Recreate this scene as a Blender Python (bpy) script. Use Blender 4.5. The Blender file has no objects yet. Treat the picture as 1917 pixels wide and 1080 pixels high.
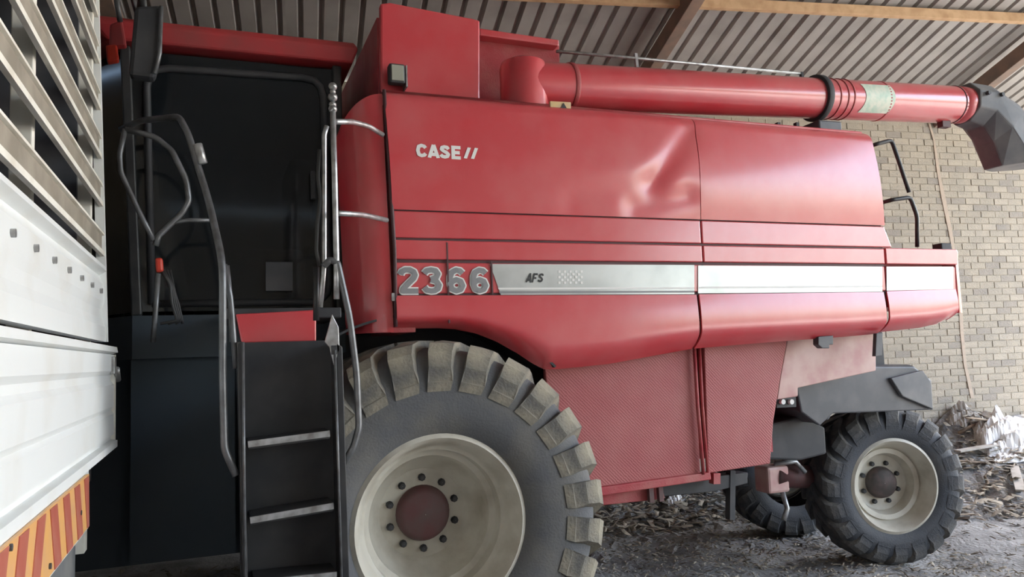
import bpy, bmesh, math, random
from mathutils import Vector, Matrix
random.seed(7)
R = math.radians
sc = bpy.context.scene
col = sc.collection

# ------------------------------------------------------------------ camera
F, CX, CY, HCAM = 1458.0, 958.5, 540.0, 1.724
YAW, PITCH, ROLL = R(21.0), R(4.84), R(2.09)
fwd = Vector((math.sin(YAW)*math.cos(PITCH), math.cos(YAW)*math.cos(PITCH), math.sin(PITCH)))
r0 = Vector((math.cos(YAW), -math.sin(YAW), 0)); u0 = r0.cross(fwd)
rgt = r0*math.cos(ROLL) - u0*math.sin(ROLL); upv = u0*math.cos(ROLL) + r0*math.sin(ROLL)
CAM = Vector((0, 0, HCAM))
cam = bpy.data.objects.new('camera', bpy.data.cameras.new('camera')); col.objects.link(cam)
m3 = Matrix((rgt, upv, -fwd)).transposed()
cam.matrix_world = Matrix.Translation(CAM) @ m3.to_4x4()
cam.data.sensor_width = 36.0; cam.data.lens = F/1917*36.0
cam.data.clip_start = 0.05; cam.data.clip_end = 300
sc.camera = cam

# ------------------------------------------------------------------ sky, sun, exposure
SHED = R(-6.0)                       # the shed stands 6 degrees round from the machine
w = bpy.data.worlds.new('sky'); sc.world = w; w.use_nodes = True
nt = w.node_tree; bg = nt.nodes['Background']
sky = nt.nodes.new('ShaderNodeTexSky'); sky.sky_type = 'NISHITA'; sky.sun_disc = False
sky.sun_elevation = R(58); sky.sun_rotation = R(80); sky.air_density = 1.2; sky.dust_density = 3.5
nt.links.new(sky.outputs['Color'], bg.inputs['Color']); bg.inputs['Strength'].default_value = 0.62
sl = bpy.data.lights.new('sun', 'SUN'); sl.energy = 4.5; sl.angle = R(0.8); sl.color = (1, .95, .86)
so = bpy.data.objects.new('sun', sl); col.objects.link(so)
sd = Vector((-math.cos(R(60))*math.cos(R(8)), math.cos(R(60))*math.sin(R(8)), -math.sin(R(60))))
so.rotation_euler = sd.to_track_quat('-Z', 'Y').to_euler()
sc.view_settings.view_transform = 'Standard'; sc.view_settings.look = 'None'
sc.view_settings.gamma = 1.0; sc.view_settings.use_curve_mapping = False
sc.view_settings.exposure = 1.36

# ------------------------------------------------------------------ pixel helpers (a pixel gives a direction, the plane the distance)
def ray(px, py): return fwd + rgt*((px-CX)/F) - upv*((py-CY)/F)
def atY(px, py, Y): d = ray(px, py); return CAM + d*(Y/d.y)
def atX(px, py, X): d = ray(px, py); return CAM + d*(X/d.x)
def atZ(px, py, Z): d = ray(px, py); return CAM + d*((Z-HCAM)/d.z)
cS, sS = math.cos(SHED), math.sin(SHED)
def S(x, y, z=0): return Vector((x*cS - y*sS, x*sS + y*cS, z))       # shed -> world
def invS(v): return Vector((v.x*cS + v.y*sS, -v.x*sS + v.y*cS, v.z))

# ------------------------------------------------------------------ materials
def nodes_of(name):
    m = bpy.data.materials.new(name); m.use_nodes = True
    return m, m.node_tree, m.node_tree.nodes['Principled BSDF']
def mat(name, c, rough=.5, metal=0, c2=None, scale=6., lo=.4, hi=.7, bump=0, bscale=60., coat=0, alpha=1, spec=.5, detail=5):
    m, t, b = nodes_of(name)
    b.inputs['Roughness'].default_value = rough; b.inputs['Metallic'].default_value = metal
    b.inputs['Specular IOR Level'].default_value = spec
    b.inputs['Base Color'].default_value = (*c, 1)
    if coat: b.inputs['Coat Weight'].default_value = coat; b.inputs['Coat Roughness'].default_value = .16; b.inputs['Coat IOR'].default_value = 1.65
    if alpha < 1: b.inputs['Alpha'].default_value = alpha
    if c2 or bump:
        tc = t.nodes.new('ShaderNodeTexCoord')
    if c2:
        n = t.nodes.new('ShaderNodeTexNoise'); n.inputs['Scale'].default_value = scale; n.inputs['Detail'].default_value = detail
        t.links.new(tc.outputs['Object'], n.inputs['Vector'])
        mr = t.nodes.new('ShaderNodeMapRange'); mr.inputs[1].default_value = lo; mr.inputs[2].default_value = hi
        t.links.new(n.outputs['Fac'], mr.inputs[0])
        mx = t.nodes.new('ShaderNodeMix'); mx.data_type = 'RGBA'
        mx.inputs[6].default_value = (*c, 1); mx.inputs[7].default_value = (*c2, 1)
        t.links.new(mr.outputs[0], mx.inputs[0]); t.links.new(mx.outputs[2], b.inputs['Base Color'])
    if bump:
        n2 = t.nodes.new('ShaderNodeTexNoise'); n2.inputs['Scale'].default_value = bscale; n2.inputs['Detail'].default_value = 6
        t.links.new(tc.outputs['Object'], n2.inputs['Vector'])
        bp = t.nodes.new('ShaderNodeBump'); bp.inputs['Strength'].default_value = bump; bp.inputs['Distance'].default_value = .02
        t.links.new(n2.outputs['Fac'], bp.inputs['Height']); t.links.new(bp.outputs['Normal'], b.inputs['Normal'])
    return m
M = {}
M['red'] = mat('red_paint', (.60,.045,.060), .36, 0, (.62,.10,.11), 3.2, .42, .75, coat=.85)
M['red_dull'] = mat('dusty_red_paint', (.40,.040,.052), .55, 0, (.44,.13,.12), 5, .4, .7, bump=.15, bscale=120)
M['red_roof'] = mat('cab_roof_red', (.42,.035,.04), .5, 0, (.30,.05,.05), 5)
M['glare_red'] = mat('red_with_glare', (.62,.42,.38), .5, 0, (.50,.25,.24), 6, .4, .7)  # red metal with bright glare put into its colour
M['silver'] = mat('silver_decal', (.60,.62,.61), .28, .35, (.42,.44,.43), 2.0, .45, .65)
M['white_decal'] = mat('white_decal', (.85,.84,.82), .45)
M['grey_decal'] = mat('grey_decal', (.27,.27,.28), .45)
M['dark_line'] = mat('dark_rubber_line', (.10,.045,.05), .6)
M['black'] = mat('black_metal', (.022,.023,.026), .45, 0, (.05,.05,.05), 8)
M['black_flat'] = mat('black_plastic', (.03,.032,.037), .65, 0, (.055,.055,.058), 5)
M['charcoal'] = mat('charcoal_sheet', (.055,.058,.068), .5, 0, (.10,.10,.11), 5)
M['rubber'] = mat('dusty_tyre_rubber', (.105,.108,.115), .78, 0, (.17,.16,.14), 4, .45, .8, bump=.2, bscale=90)
M['lug'] = mat('dusty_tread_rubber', (.12,.116,.107), .85, 0, (.33,.295,.22), 5, .38, .66, bump=.3, bscale=70)
M['rubber_dark'] = mat('black_tyre_rubber', (.050,.055,.066), .72, 0, (.09,.09,.09), 4, .45, .8, bump=.2, bscale=90)
M['lug_dark'] = mat('worn_tread_rubber', (.050,.053,.060), .78, 0, (.15,.14,.125), 6, .48, .75, bump=.3, bscale=70)
M['rim'] = mat('cream_rim_paint', (.60,.57,.49), .45, 0, (.38,.34,.27), 5, .45, .75, bump=.06, bscale=60)
M['hub'] = mat('hub_red', (.125,.05,.052), .6, 0, (.11,.075,.07), 10)
M['hub_dark'] = mat('greasy_dark_hub', (.055,.045,.042), .6, 0, (.12,.08,.075), 14)
M['steel'] = mat('worn_steel', (.52,.53,.54), .35, .6, (.25,.24,.23), 18)
M['rail'] = mat('rail_steel', (.17,.175,.185), .38, .4, (.09,.09,.09), 14)
M['boot'] = mat('rubber_boot', (.12,.125,.135), .6, 0, (.22,.215,.21), 4)
M['glass'] = mat('tinted_cab_glass', (.012,.015,.018), .08, 0, alpha=.86)
M['seat'] = mat('seat_fabric', (.03,.03,.035), .9)
M['amber'] = mat('red_lamp_lens', (.55,.04,.02), .3)
M['lens'] = mat('work_light_lens', (.35,.36,.30), .25)
M['yellow'] = mat('warning_yellow', (.72,.52,.25), .5, 0, (.60,.45,.30), 20)
M['chev_y'] = mat('chevron_yellow', (.78,.42,.14), .4, 0, (.70,.40,.20), 9)
M['chev_r'] = mat('chevron_red', (.46,.12,.085), .4, 0, (.50,.18,.13), 9)
M['white'] = mat('white_truck_paint', (.80,.82,.81), .42, 0, (.72,.71,.66), 3, .5, .8, bump=.03, bscale=20)
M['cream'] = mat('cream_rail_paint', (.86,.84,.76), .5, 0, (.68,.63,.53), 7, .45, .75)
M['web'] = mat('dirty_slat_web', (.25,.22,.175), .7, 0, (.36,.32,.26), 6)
M['zinc'] = mat('galvanised_sheet', (.38,.37,.355), .55, .15, (.29,.28,.265), 2.5, .4, .7)
M['timber'] = mat('purlin_timber', (.62,.42,.24), .7, 0, (.48,.30,.16), 9)
M['rafter'] = mat('rafter_steel', (.20,.15,.12), .7, 0, (.28,.19,.14), 6)
M['mortar'] = mat('wall_mortar', (.40,.355,.29), .95, 0, (.34,.31,.26), 5, bump=.5, bscale=50)
M['brick'] = mat('tan_brick', (.38,.335,.265), .92, 0, (.33,.295,.24), 5, .4, .7, bump=.4, bscale=60)
M['brick_b'] = mat('pale_brick', (.42,.37,.295), .92, 0, (.36,.32,.26), 5, .4, .7, bump=.4, bscale=60)
M['brick_c'] = mat('dark_brick', (.31,.275,.23), .92, 0, (.27,.245,.21), 5, .4, .7, bump=.4, bscale=60)
M['crack'] = mat('pink_plaster', (.46,.37,.29), .9, 0, (.40,.33,.26), 14)
M['wallplain'] = mat('plain_shed_wall', (.30,.27,.23), .95, 0, (.24,.22,.19), 2)
M['earth'] = mat('dry_earth_floor', (.31,.305,.295), .95, 0, (.17,.165,.16), 3.0, .38, .64, bump=1.0, bscale=30, detail=9)
M['sand'] = mat('pale_dry_yard', (.58,.53,.45), .95, 0, (.48,.43,.36), .6)  # unseen yard, toned pale to send more bounce and glare onto the panels
M['straw'] = mat('chaff_litter', (.42,.37,.29), .9, 0, (.20,.17,.13), 3)
M['dark_straw'] = mat('dark_litter', (.13,.11,.09), .95, 0, (.24,.20,.15), 4)
M['plastic'] = mat('white_plastic_sheet', (.80,.79,.77), .55, 0, (.62,.60,.57), 6)
M['stick'] = mat('dry_branch', (.33,.26,.19), .85, 0, (.20,.15,.11), 9)
M['board'] = mat('old_board', (.45,.42,.38), .85, 0, (.30,.27,.23), 7)
M['shade_blue'] = mat('hazy_shade_blue', (.045,.062,.080), .7, 0, (.055,.07,.085), 3)  # blue-grey standing for the hazy darkness around and below the cab
M['hose'] = mat('hydraulic_hose', (.03,.03,.03), .6)
M['label_green'] = mat('faded_sticker', (.70,.74,.62), .5, 0, (.45,.62,.50), 22)

# fine ribbed look of the perforated shields: relief only
def ribbed(name, c, c2):
    m, t, b = nodes_of(name); b.inputs['Roughness'].default_value = .55
    tc = t.nodes.new('ShaderNodeTexCoord')
    wv = t.nodes.new('ShaderNodeTexWave'); wv.inputs['Scale'].default_value = 30; wv.bands_direction = 'DIAGONAL'
    wv.inputs['Distortion'].default_value = 2.5; wv.inputs['Detail Scale'].default_value = 2
    t.links.new(tc.outputs['Object'], wv.inputs['Vector'])
    bp = t.nodes.new('ShaderNodeBump'); bp.inputs['Strength'].default_value = .3; bp.inputs['Distance'].default_value = .003
    t.links.new(wv.outputs['Fac'], bp.inputs['Height']); t.links.new(bp.outputs['Normal'], b.inputs['Normal'])
    n = t.nodes.new('ShaderNodeTexNoise'); n.inputs['Scale'].default_value = 4
    t.links.new(tc.outputs['Object'], n.inputs['Vector'])
    mx = t.nodes.new('ShaderNodeMix'); mx.data_type = 'RGBA'
    mx.inputs[6].default_value = (*c, 1); mx.inputs[7].default_value = (*c2, 1)
    t.links.new(n.outputs['Fac'], mx.inputs[0]); t.links.new(mx.outputs[2], b.inputs['Base Color'])
    return m
M['shield'] = ribbed('ribbed_red_shield', (.36,.050,.060), (.44,.15,.14))

# ------------------------------------------------------------------ mesh helpers
class MB:
    def __init__(s): s.v = []; s.f = []
    def add(s, vs, fs):
        o = len(s.v); s.v += [Vector(v) for v in vs]; s.f += [tuple(i+o for i in f) for f in fs]; return s
    def box(s, a, b):
        (x0,y0,z0),(x1,y1,z1) = a, b
        return s.add([(x0,y0,z0),(x1,y0,z0),(x1,y1,z0),(x0,y1,z0),(x0,y0,z1),(x1,y0,z1),(x1,y1,z1),(x0,y1,z1)],
                     [(0,3,2,1),(4,5,6,7),(0,1,5,4),(1,2,6,5),(2,3,7,6),(3,0,4,7)])
    def beam(s, p, q, wd, ht, up=Vector((0,0,1))):
        p, q = Vector(p), Vector(q); d = (q-p).normalized(); a = d.cross(up).normalized()*wd/2; b = a.cross(d).normalized()*ht/2
        return s.add([p-a-b, p+a-b, p+a+b, p-a+b, q-a-b, q+a-b, q+a+b, q-a+b],
                     [(0,3,2,1),(4,5,6,7),(0,1,5,4),(1,2,6,5),(2,3,7,6),(3,0,4,7)])
    def tube(s, path, r, n=8):
        path = [Vector(p) for p in path]; rings = []; pa = None
        rr = r if isinstance(r, (list, tuple)) else [r]*len(path)
        for i, p in enumerate(path):
            d = (path[min(i+1, len(path)-1)] - path[max(i-1, 0)]).normalized()
            if pa is None:
                pa = d.orthogonal().normalized()
            pa = (pa - d*pa.dot(d)).normalized(); pb = d.cross(pa)
            rings.append([p + pa*math.cos(2*math.pi*k/n)*rr[i] + pb*math.sin(2*math.pi*k/n)*rr[i] for k in range(n)])
        return s.loft(rings)
    def loft(s, rings, cap=True):
        n = len(rings[0]); vs = [v for r_ in rings for v in r_]; fs = []
        for i in range(len(rings)-1):
            for k in range(n):
                fs.append((i*n+k, i*n+(k+1)%n, (i+1)*n+(k+1)%n, (i+1)*n+k))
        if cap: fs.append(tuple(range(n-1,-1,-1))); fs.append(tuple((len(rings)-1)*n+k for k in range(n)))
        return s.add(vs, fs)
    def prism(s, xz, y0, y1):                       # outline in X,Z pushed from y0 to y1
        n = len(xz)
        return s.loft([[Vector((x,y0,z)) for x,z in xz], [Vector((x,y1,z)) for x,z in xz]])
    def lathe(s, prof, n=64, closed=False):         # (r, y) round the Y axis
        vs = []; fs = []; k = len(prof)
        for i in range(n):
            a = 2*math.pi*i/n
            vs += [Vector((r_*math.cos(a), y, r_*math.sin(a))) for r_, y in prof]
        for i in range(n):
            j = (i+1) % n
            for q in range(k if closed else k-1):
                q2 = (q+1) % k
                fs.append((i*k+q, i*k+q2, j*k+q2, j*k+q))
        return s.add(vs, fs)
    def grid(s, fn, nu, nv):
        vs = [Vector(fn(i/nu, j/nv)) for i in range(nu+1) for j in range(nv+1)]
        fs = [(i*(nv+1)+j, (i+1)*(nv+1)+j, (i+1)*(nv+1)+j+1, i*(nv+1)+j+1) for i in range(nu) for j in range(nv)]
        return s.add(vs, fs)
    def mesh(s, name, m, origin=Vector((0,0,0)), smooth=False):
        me = bpy.data.meshes.new(name); me.from_pydata([v-origin for v in s.v], [], s.f)
        bm = bmesh.new(); bm.from_mesh(me); bmesh.ops.recalc_face_normals(bm, faces=bm.faces); bm.to_mesh(me); bm.free()
        me.materials.append(M[m])
        if smooth:
            for p in me.polygons: p.use_smooth = True
        me.update(); return me
    def build(s, name, m, parent=None, smooth=False, bevel=0, origin=None, angle=None):
        xs = [v.x for v in s.v]; ys = [v.y for v in s.v]; zs = [v.z for v in s.v]
        c = Vector(origin) if origin is not None else Vector(((min(xs)+max(xs))/2, (min(ys)+max(ys))/2, min(zs) if parent is None else (min(zs)+max(zs))/2))
        o = bpy.data.objects.new(name, s.mesh(name, m, c, smooth)); link(o, c, parent)
        if bevel:
            b = o.modifiers.new('bevel', 'BEVEL'); b.width = bevel; b.segments = 2; b.limit_method = 'ANGLE'; b.angle_limit = R(35)
        return o
WPOS = {}
def link(o, world, parent):
    col.objects.link(o); world = Vector(world)
    if parent is not None:
        o.parent = parent; o.location = world - WPOS[parent.name]
    else: o.location = world
    WPOS[o.name] = world
def thing(name, label, cat, loc, group=None):
    o = bpy.data.objects.new(name, None); o.empty_display_size = .2; link(o, loc, None); tag(o, label, cat, group); return o
def tag(o, label=None, cat=None, group=None, kind=None):
    if label: o['label'] = label
    if cat: o['category'] = cat
    if group: o['group'] = group
    if kind: o['kind'] = kind
    return o
def solid(o, t):
    m = o.modifiers.new('solid', 'SOLIDIFY'); m.thickness = t; m.offset = 0
    if o.data.polygons and o.data.polygons[0].use_smooth: o.modifiers.new('es', 'EDGE_SPLIT').split_angle = R(40)
    return o
GLYPH = {
 '2': [[(.09,.70),(.13,.80),(.24,.865),(.40,.865),(.52,.80),(.56,.69),(.51,.57),(.36,.42),(.17,.22),(.15,.135),(.66,.135)]],
 '3': [[(.07,.74),(.15,.84),(.30,.868),(.45,.84),(.52,.73),(.46,.60),(.28,.53)],[(.28,.53),(.47,.47),(.55,.34),(.51,.21),(.40,.145),(.28,.132),(.14,.165),(.06,.27)]],
 '6': [[(.56,.75),(.47,.845),(.34,.868),(.20,.79),(.13,.62),(.125,.38),(.18,.20),(.33,.132),(.48,.18),(.55,.32),(.49,.47),(.34,.53),(.20,.46),(.13,.36)]],
 'C': [[(.66,.70),(.56,.82),(.38,.87),(.20,.79),(.13,.5),(.20,.21),(.38,.13),(.56,.18),(.66,.30)]],
 'A': [[(.10,.0),(.40,.98)],[(.40,.98),(.70,.0)],[(.20,.27),(.60,.27)]],
 'S': [[(.62,.71),(.52,.84),(.34,.87),(.18,.81),(.14,.68),(.26,.57),(.48,.46),(.60,.33),(.53,.18),(.35,.13),(.18,.17),(.08,.29)]],
 'E': [[(.14,0),(.14,1)],[(.14,.88),(.66,.88)],[(.14,.5),(.60,.5)],[(.14,.12),(.66,.12)]],
 'F': [[(.14,0),(.14,1)],[(.14,.88),(.62,.88)],[(.14,.48),(.54,.48)]],
 'I': [[(.14,0),(.14,1)]], ' ': []}
ADV = {'I': .42, ' ': .12}
def strokes(line, x0, slant, h):
    pts = [(a+x0+slant*b, b) for a, b in line]; out = []
    for (ax_, az), (bx, bz) in zip(pts, pts[1:]):
        l = math.hypot(bx-ax_, bz-az); nx, nz_ = -(bz-az)/l*h, (bx-ax_)/l*h
        out.append([(ax_-nx, az-nz_), (bx-nx, bz-nz_), (bx+nx, bz+nz_), (ax_+nx, az+nz_)])
    for (cx_, cz) in pts[1:-1]:
        out.append([(cx_+h*math.cos(2*math.pi*k/16), cz+h*math.sin(2*math.pi*k/16)) for k in range(16)])
    return out
def text(body, m, parent, org, height, width, stroke=.26, slant=0, outline=0):
    """flat printed letters, one object each; outline widens the stroke without moving the letter"""
    x0 = 0; chars = []; ref = []
    for ch in body:
        ps = []
        for line in GLYPH[ch]:
            ps += strokes(line, x0, slant, stroke/2+outline); ref += strokes(line, x0, slant, stroke/2)
        chars.append(ps); x0 += ADV.get(ch, .80)
    xs = [p[0] for q in ref for p in q]; zs = [p[1] for q in ref for p in q]
    cl = lambda z: z if outline or max(zs) < 1.0 else min(1.0, max(0.0, z))
    z0, z1 = max(min(zs), 0 if max(zs) >= 1 else -9), min(max(zs), 1 if max(zs) >= 1 else 9)
    kx = width/(max(xs)-min(xs)); kz = height/(z1-z0); xm = min(xs)
    for ps in chars:
        vs = []; fs = []
        for k, q in enumerate(ps):
            b = len(vs); vs += [((x-xm)*kx, -.00006*k, (cl(z)-z0)*kz) for x, z in q]; fs.append(tuple(range(b, b+len(q))))
        c = sum(v[0] for v in vs)/len(vs)
        me = bpy.data.meshes.new('letter'); me.from_pydata([(x-c, y, z) for x, y, z in vs], [], fs); me.materials.append(M[m]); me.update()
        link(bpy.data.objects.new('letter', me), Vector(org)+Vector((c, 0, 0)), parent)

# ================================================================== THE SHED
YW = 8.2; TANR = .306; ZW = 1.724 + .359*YW; YR = .6; ZR = ZW + TANR*(YW-YR); YF = 2*YR-YW
XL, XR = -7.0, 10.6
def zroof(y): return ZR - TANR*abs(y-YR)

# floor: uneven dry earth, finer near the camera
def ground_h(x, y):
    h = .018*math.sin(x*2.1+y*1.3) + .014*math.sin(x*4.7-y*3.1+1) + .010*math.sin(x*9.3+y*8.1)
    return h
def fl(u, v):
    x = -7 + 20*u; y = -7.4 + 15.8*v
    p = S(x, y); p.z = ground_h(p.x, p.y); return p
tag(MB().grid(fl, 150, 120).build('floor', 'earth', smooth=True, origin=(0,0,0)), 'uneven dry earth floor of the shed strewn with chaff', kind='structure')
def fo(u, v):
    p = S(12.9 + 60*u, -40 + 90*v); p.z = -.03; return p
tag(MB().grid(fo, 10, 10).build('floor_yard', 'sand', origin=S(40, 0)), 'bare earth yard outside the open shed end', kind='structure')

def shed_box(name, a, b, m, label, parent=None):
    mb = MB().box(a, b); mb.v = [S(v.x, v.y, v.z) for v in mb.v]
    return tag(mb.build(name, m, parent), label, kind='structure')
wall_back = shed_box('wall_back', (XL, YW, -.1), (XR, YW+.25, ZW), 'mortar', 'tan brick back wall of the shed')
shed_box('wall_front', (XL, YF-.25, -.1), (XR, YF, ZW), 'wallplain', 'plain wall behind the viewer')
mb = MB()
ring = [(YF, -.1), (YW, -.1), (YW, ZW), (YR, ZR), (YF, ZW)]
mb.loft([[S(XL-.2, y, z) for y, z in ring], [S(XL, y, z) for y, z in ring]])
tag(mb.build('wall_left', 'wallplain'), 'dim gable wall beyond the truck', kind='structure')

# bricks, one by one where the photograph shows them
BL, BH, PX_, PZ_ = .222, .074, .232, .085
bm_ = MB().box((-BL/2, -.009, -BH/2), (BL/2, .03, BH/2))
bmesh_ = [bm_.mesh('brick', k) for k in ('brick', 'brick_b', 'brick_c')]
spots = []; far_spots = []
nz = int((ZW-.1)/PZ_)
for r_ in range(1, nz):
    for k in range(76):
        x = XL + .3 + PX_*k + (PX_/2 if r_ % 2 else 0); z = .02 + PZ_*r_
        if x > XR-.15: continue
        p = S(x, YW, z); v = p - CAM; d = v.dot(fwd)
        px = CX + F*v.dot(rgt)/d; py = CY - F*v.dot(upv)/d
        (spots if 1638 < px < 1960 and 215 < py < 830 else far_spots).append((d, x, z))
spots.sort()
def brick_mat():
    q = random.random(); return 0 if q < .55 else (1 if q < .85 else 2)
rest = MB(); rest_mat = []
for i, (d, x, z) in enumerate(spots + far_spots):
    jit = random.uniform(-.003, .003)
    if i < 300:
        o = bpy.data.objects.new('brick', bmesh_[brick_mat()]); link(o, S(x, YW+jit, z), wall_back)
        o.rotation_euler.z = SHED
    else:
        mb = MB().box((x-BL/2, YW-.009+jit, z-BH/2), (x+BL/2, YW+.03, z+BH/2)); rest.add([S(v.x, v.y, v.z) for v in mb.v], mb.f); rest_mat += [brick_mat()]*6
bf = tag(rest.build('brick_field', 'brick', wall_back), kind='stuff')
bf.data.materials.append(M['brick_b']); bf.data.materials.append(M['brick_c'])
bf.data.polygons.foreach_set('material_index', rest_mat)
# vertical pink crack running down the wall
path = [(1738,225),(1748,262),(1756,320),(1766,372),(1778,430),(1790,500),(1797,560),(1800,620),(1806,680),(1820,745)]
mb = MB(); Lr = []
for px, py in path:
    d = ray(px, py); n = S(0,1,0); t = (YW-.012)/(d.dot(n)); p = CAM + d*t
    wd = random.uniform(.012, .035); a = S(1,0,0)*wd; b = n*.02
    Lr.append([p-a-b*.3, p+a-b*.3, p+a+b, p-a+b])
mb.loft(Lr); mb.build('plaster_seam', 'crack', wall_back)

# roof: ribbed sheets on purlins and rafters
ceiling = bpy.data.objects.new('ceiling', None); link(ceiling, S(0, YR, ZR), None); tag(ceiling, 'ribbed galvanised shed roof seen from below', kind='structure')
RP = .19; RIB = .04; NR = 4; SW = RP*NR
def sheet_mesh(sgn):
    prof = []                                  # x, height below/above
    for k in range(NR):
        x = k*RP
        prof += [(x, 0), (x+RP*.68, 0), (x+RP*.77, RIB), (x+RP*.91, RIB), (x+RP*1.0, 0)]
    prof.append((NR*RP+RP*.15, 0))
    prof = [p for i, p in enumerate(prof) if i == 0 or p != prof[i-1]]
    L = (YW-YR)+.1
    mb = MB(); vs = []; fs = []
    for yy in (0, L/2, L):
        for x, h in prof: vs.append(Vector((x, sgn*yy, -TANR*yy + h)))
    n = len(prof)
    for j in range(2):
        for i in range(n-1): fs.append((j*n+i, j*n+i+1, (j+1)*n+i+1, (j+1)*n+i))
    mb.add(vs, fs); return mb.mesh('roof_sheet', 'zinc')
shm = {1: sheet_mesh(1), -1: sheet_mesh(-1)}
ns = int((XR-XL)/SW)+1
for k in range(ns):
    for sgn in (1, -1):
        o = bpy.data.objects.new('roof_sheet', shm[sgn]); link(o, S(XL+k*SW, YR, ZR + .06 + (.004 if k % 2 else 0)), ceiling); o.rotation_euler.z = SHED
        solid(o, .004)
def roof_hit(px, py, drop=0):
    d = ray(px, py); n = S(0, 1, 0); A = d.z + TANR*d.dot(n); t = (ZR - drop + TANR*YR - HCAM)/A; return invS(CAM + d*t)
pA = roof_hit(1320, 3); pB = roof_hit(1900, 31)
for y in [pA.y-3.0, pA.y-1.5, None, pA.y+1.75]:
    if y is None:
        a, b = pA, pB; sl_ = (b.y-a.y)/(b.x-a.x)
        ya, yb = a.y + sl_*(-4-a.x), a.y + sl_*(XR-a.x)
        q0, q1 = S(-4, ya, zroof(ya)-.02), S(XR, yb, zroof(yb)-.02)
    else: q0, q1 = S(XL, y, zroof(y)-.02), S(XR, y, zroof(y)-.02)
    MB().beam(q0, q1, .07, .10).build('purlin', 'timber', ceiling, bevel=.004)
for (px, py) in ((1245, 60), (1866, 120)):
    h = roof_hit(px, py)
    for sgn in (1, -1):
        ye = YW if sgn > 0 else YF
        MB().beam(S(h.x, YR, ZR-.12), S(h.x, ye, ZW-.12), .13, .17).build('rafter', 'rafter', ceiling, bevel=.006)
for x in (-5.5, -1.6):
    MB().beam(S(x, YR, ZR-.12), S(x, YW, ZW-.12), .13, .17).build('rafter', 'rafter', ceiling, bevel=.006)

# ================================================================== COMBINE HARVESTER
YS = 3.95                                     # side panel plane
YC = 5.45                                     # centre line
H = thing('combine_harvester', 'large red combine harvester with cream wheel rims parked along the brick wall', 'combine', (2.6, YC, 0))
def px_poly(pts, Y): return [(p.x, p.z) for p in (atY(a, b, Y) for a, b in pts)]
def part(mb, name, m, parent=H, **k): return mb.build(name, m, parent, **k)

# ---- wheels
def wheel(cx, cy, cz, Rt, halfw, rim_r, dish, hub_r, nlug, steer, near, nbolt, tname, rname, hubm='hub', tm='rubber', lm='lug'):
    sgn = 1 if near else -1                    # local -Y*sgn is the outside
    k = Rt/.872; h = halfw
    prof = [(rim_r*.98,-.80*h),(rim_r+.035*k,-.93*h),(rim_r+.13*k,-1.0*h),(.70*k,-.995*h),(.77*k,-.95*h),(.825*k,-.87*h),(.852*k,-.74*h),(.868*k,-.45*h),(.872*k,0)]
    prof = prof + [(r_, -y) for r_, y in prof[-2::-1]]
    t = MB().lathe(prof, 72); o = bpy.data.objects.new(tname, t.mesh(tname, tm, smooth=True)); link(o, (cx, cy, cz), H)
    rot = steer + (0 if near else math.pi); o.rotation_euler.z = rot
    dphi = 2*math.pi/nlug
    def lug(side):
        st = [(-1.0, -.04*dphi, .655*k, .665*k), (-1.015, 0, .70*k, .775*k), (-.95, .05*dphi, .74*k, .850*k), (-.84, .15*dphi, .80*k, .893*k), (-.5, .55*dphi, .85*k, .908*k), (.03, 1.15*dphi, .86*k, .912*k)]
        rings = []
        for fy, ph, rb, rt in st:
            wa = dphi*(.30 if fy < -.8 else .22); y = fy*h*1.01
            P = lambda r_, a: Vector((r_*math.sin(a), y*side, r_*math.cos(a)))
            rings.append([P(rb, ph-wa*1.25), P(rb, ph+wa*1.25), P(rt, ph+wa), P(rt, ph-wa)])
        return MB().loft(rings).mesh('tread_lug', lm)
    for side, off in ((1, 0), (-1, .5)):
        me = lug(side)
        for i in range(nlug):
            g = bpy.data.objects.new('tread_lug', me); col.objects.link(g); g.parent = o; g.rotation_euler.y = (i+off)*dphi; WPOS[g.name] = WPOS[o.name]
    # rim
    y0 = -.83*h
    rp = [(rim_r-.005, y0+.03),(rim_r+.012, y0-.012),(rim_r-.006, y0-.022),(rim_r-.022, y0+.004),(rim_r-.034, y0+.035),(rim_r-.050, y0+.085),(rim_r-.058, y0+.10),
          (rim_r-.072, y0+.112),(rim_r-.078, y0+dish*.50),(rim_r-.11, y0+dish*.53),(rim_r-.122, y0+dish*.75),(rim_r*.62, y0+dish*.92),(rim_r*.54, y0+dish),(hub_r*.6, y0+dish),(.004, y0+dish)]
    rm = bpy.data.objects.new(rname, MB().lathe(rp, 64).mesh(rname, 'rim', smooth=True)); link(rm, (cx, cy, cz), H); rm.rotation_euler.z = rot
    b = solid(rm, .008)
    es = rm.modifiers.new('es', 'EDGE_SPLIT'); es.split_angle = R(50)
    hb = [(.002, y0+dish-.075),(hub_r*.75, y0+dish-.07),(hub_r*.92, y0+dish-.055),(hub_r, y0+dish-.02),(hub_r, y0+dish+.01)]
    hu = bpy.data.objects.new('hub', MB().lathe(hb, 32).mesh('hub', hubm, smooth=True)); col.objects.link(hu); hu.parent = rm; WPOS[hu.name] = WPOS[rm.name]
    nm = MB().lathe([(.001,-.022),(.014,-.022),(.019,-.012),(.019,.004),(.028,.005),(.028,.012)], 8).mesh('wheel_nut', 'black_flat')
    for i in range(nbolt):
        a = 2*math.pi*(i+.5)/nbolt
        n_ = bpy.data.objects.new('wheel_nut', nm); col.objects.link(n_); n_.parent = rm
        n_.location = (math.cos(a)*hub_r*1.27, y0+dish-.008, math.sin(a)*hub_r*1.27); WPOS[n_.name] = WPOS[rm.name]
    return o, rm
FW = (1.03, 4.09, .905)
t, rm = wheel(*FW, .872, .375, .43, .36, .145, 26, 0, True, 10, 'front_tyre', 'front_rim')
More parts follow.
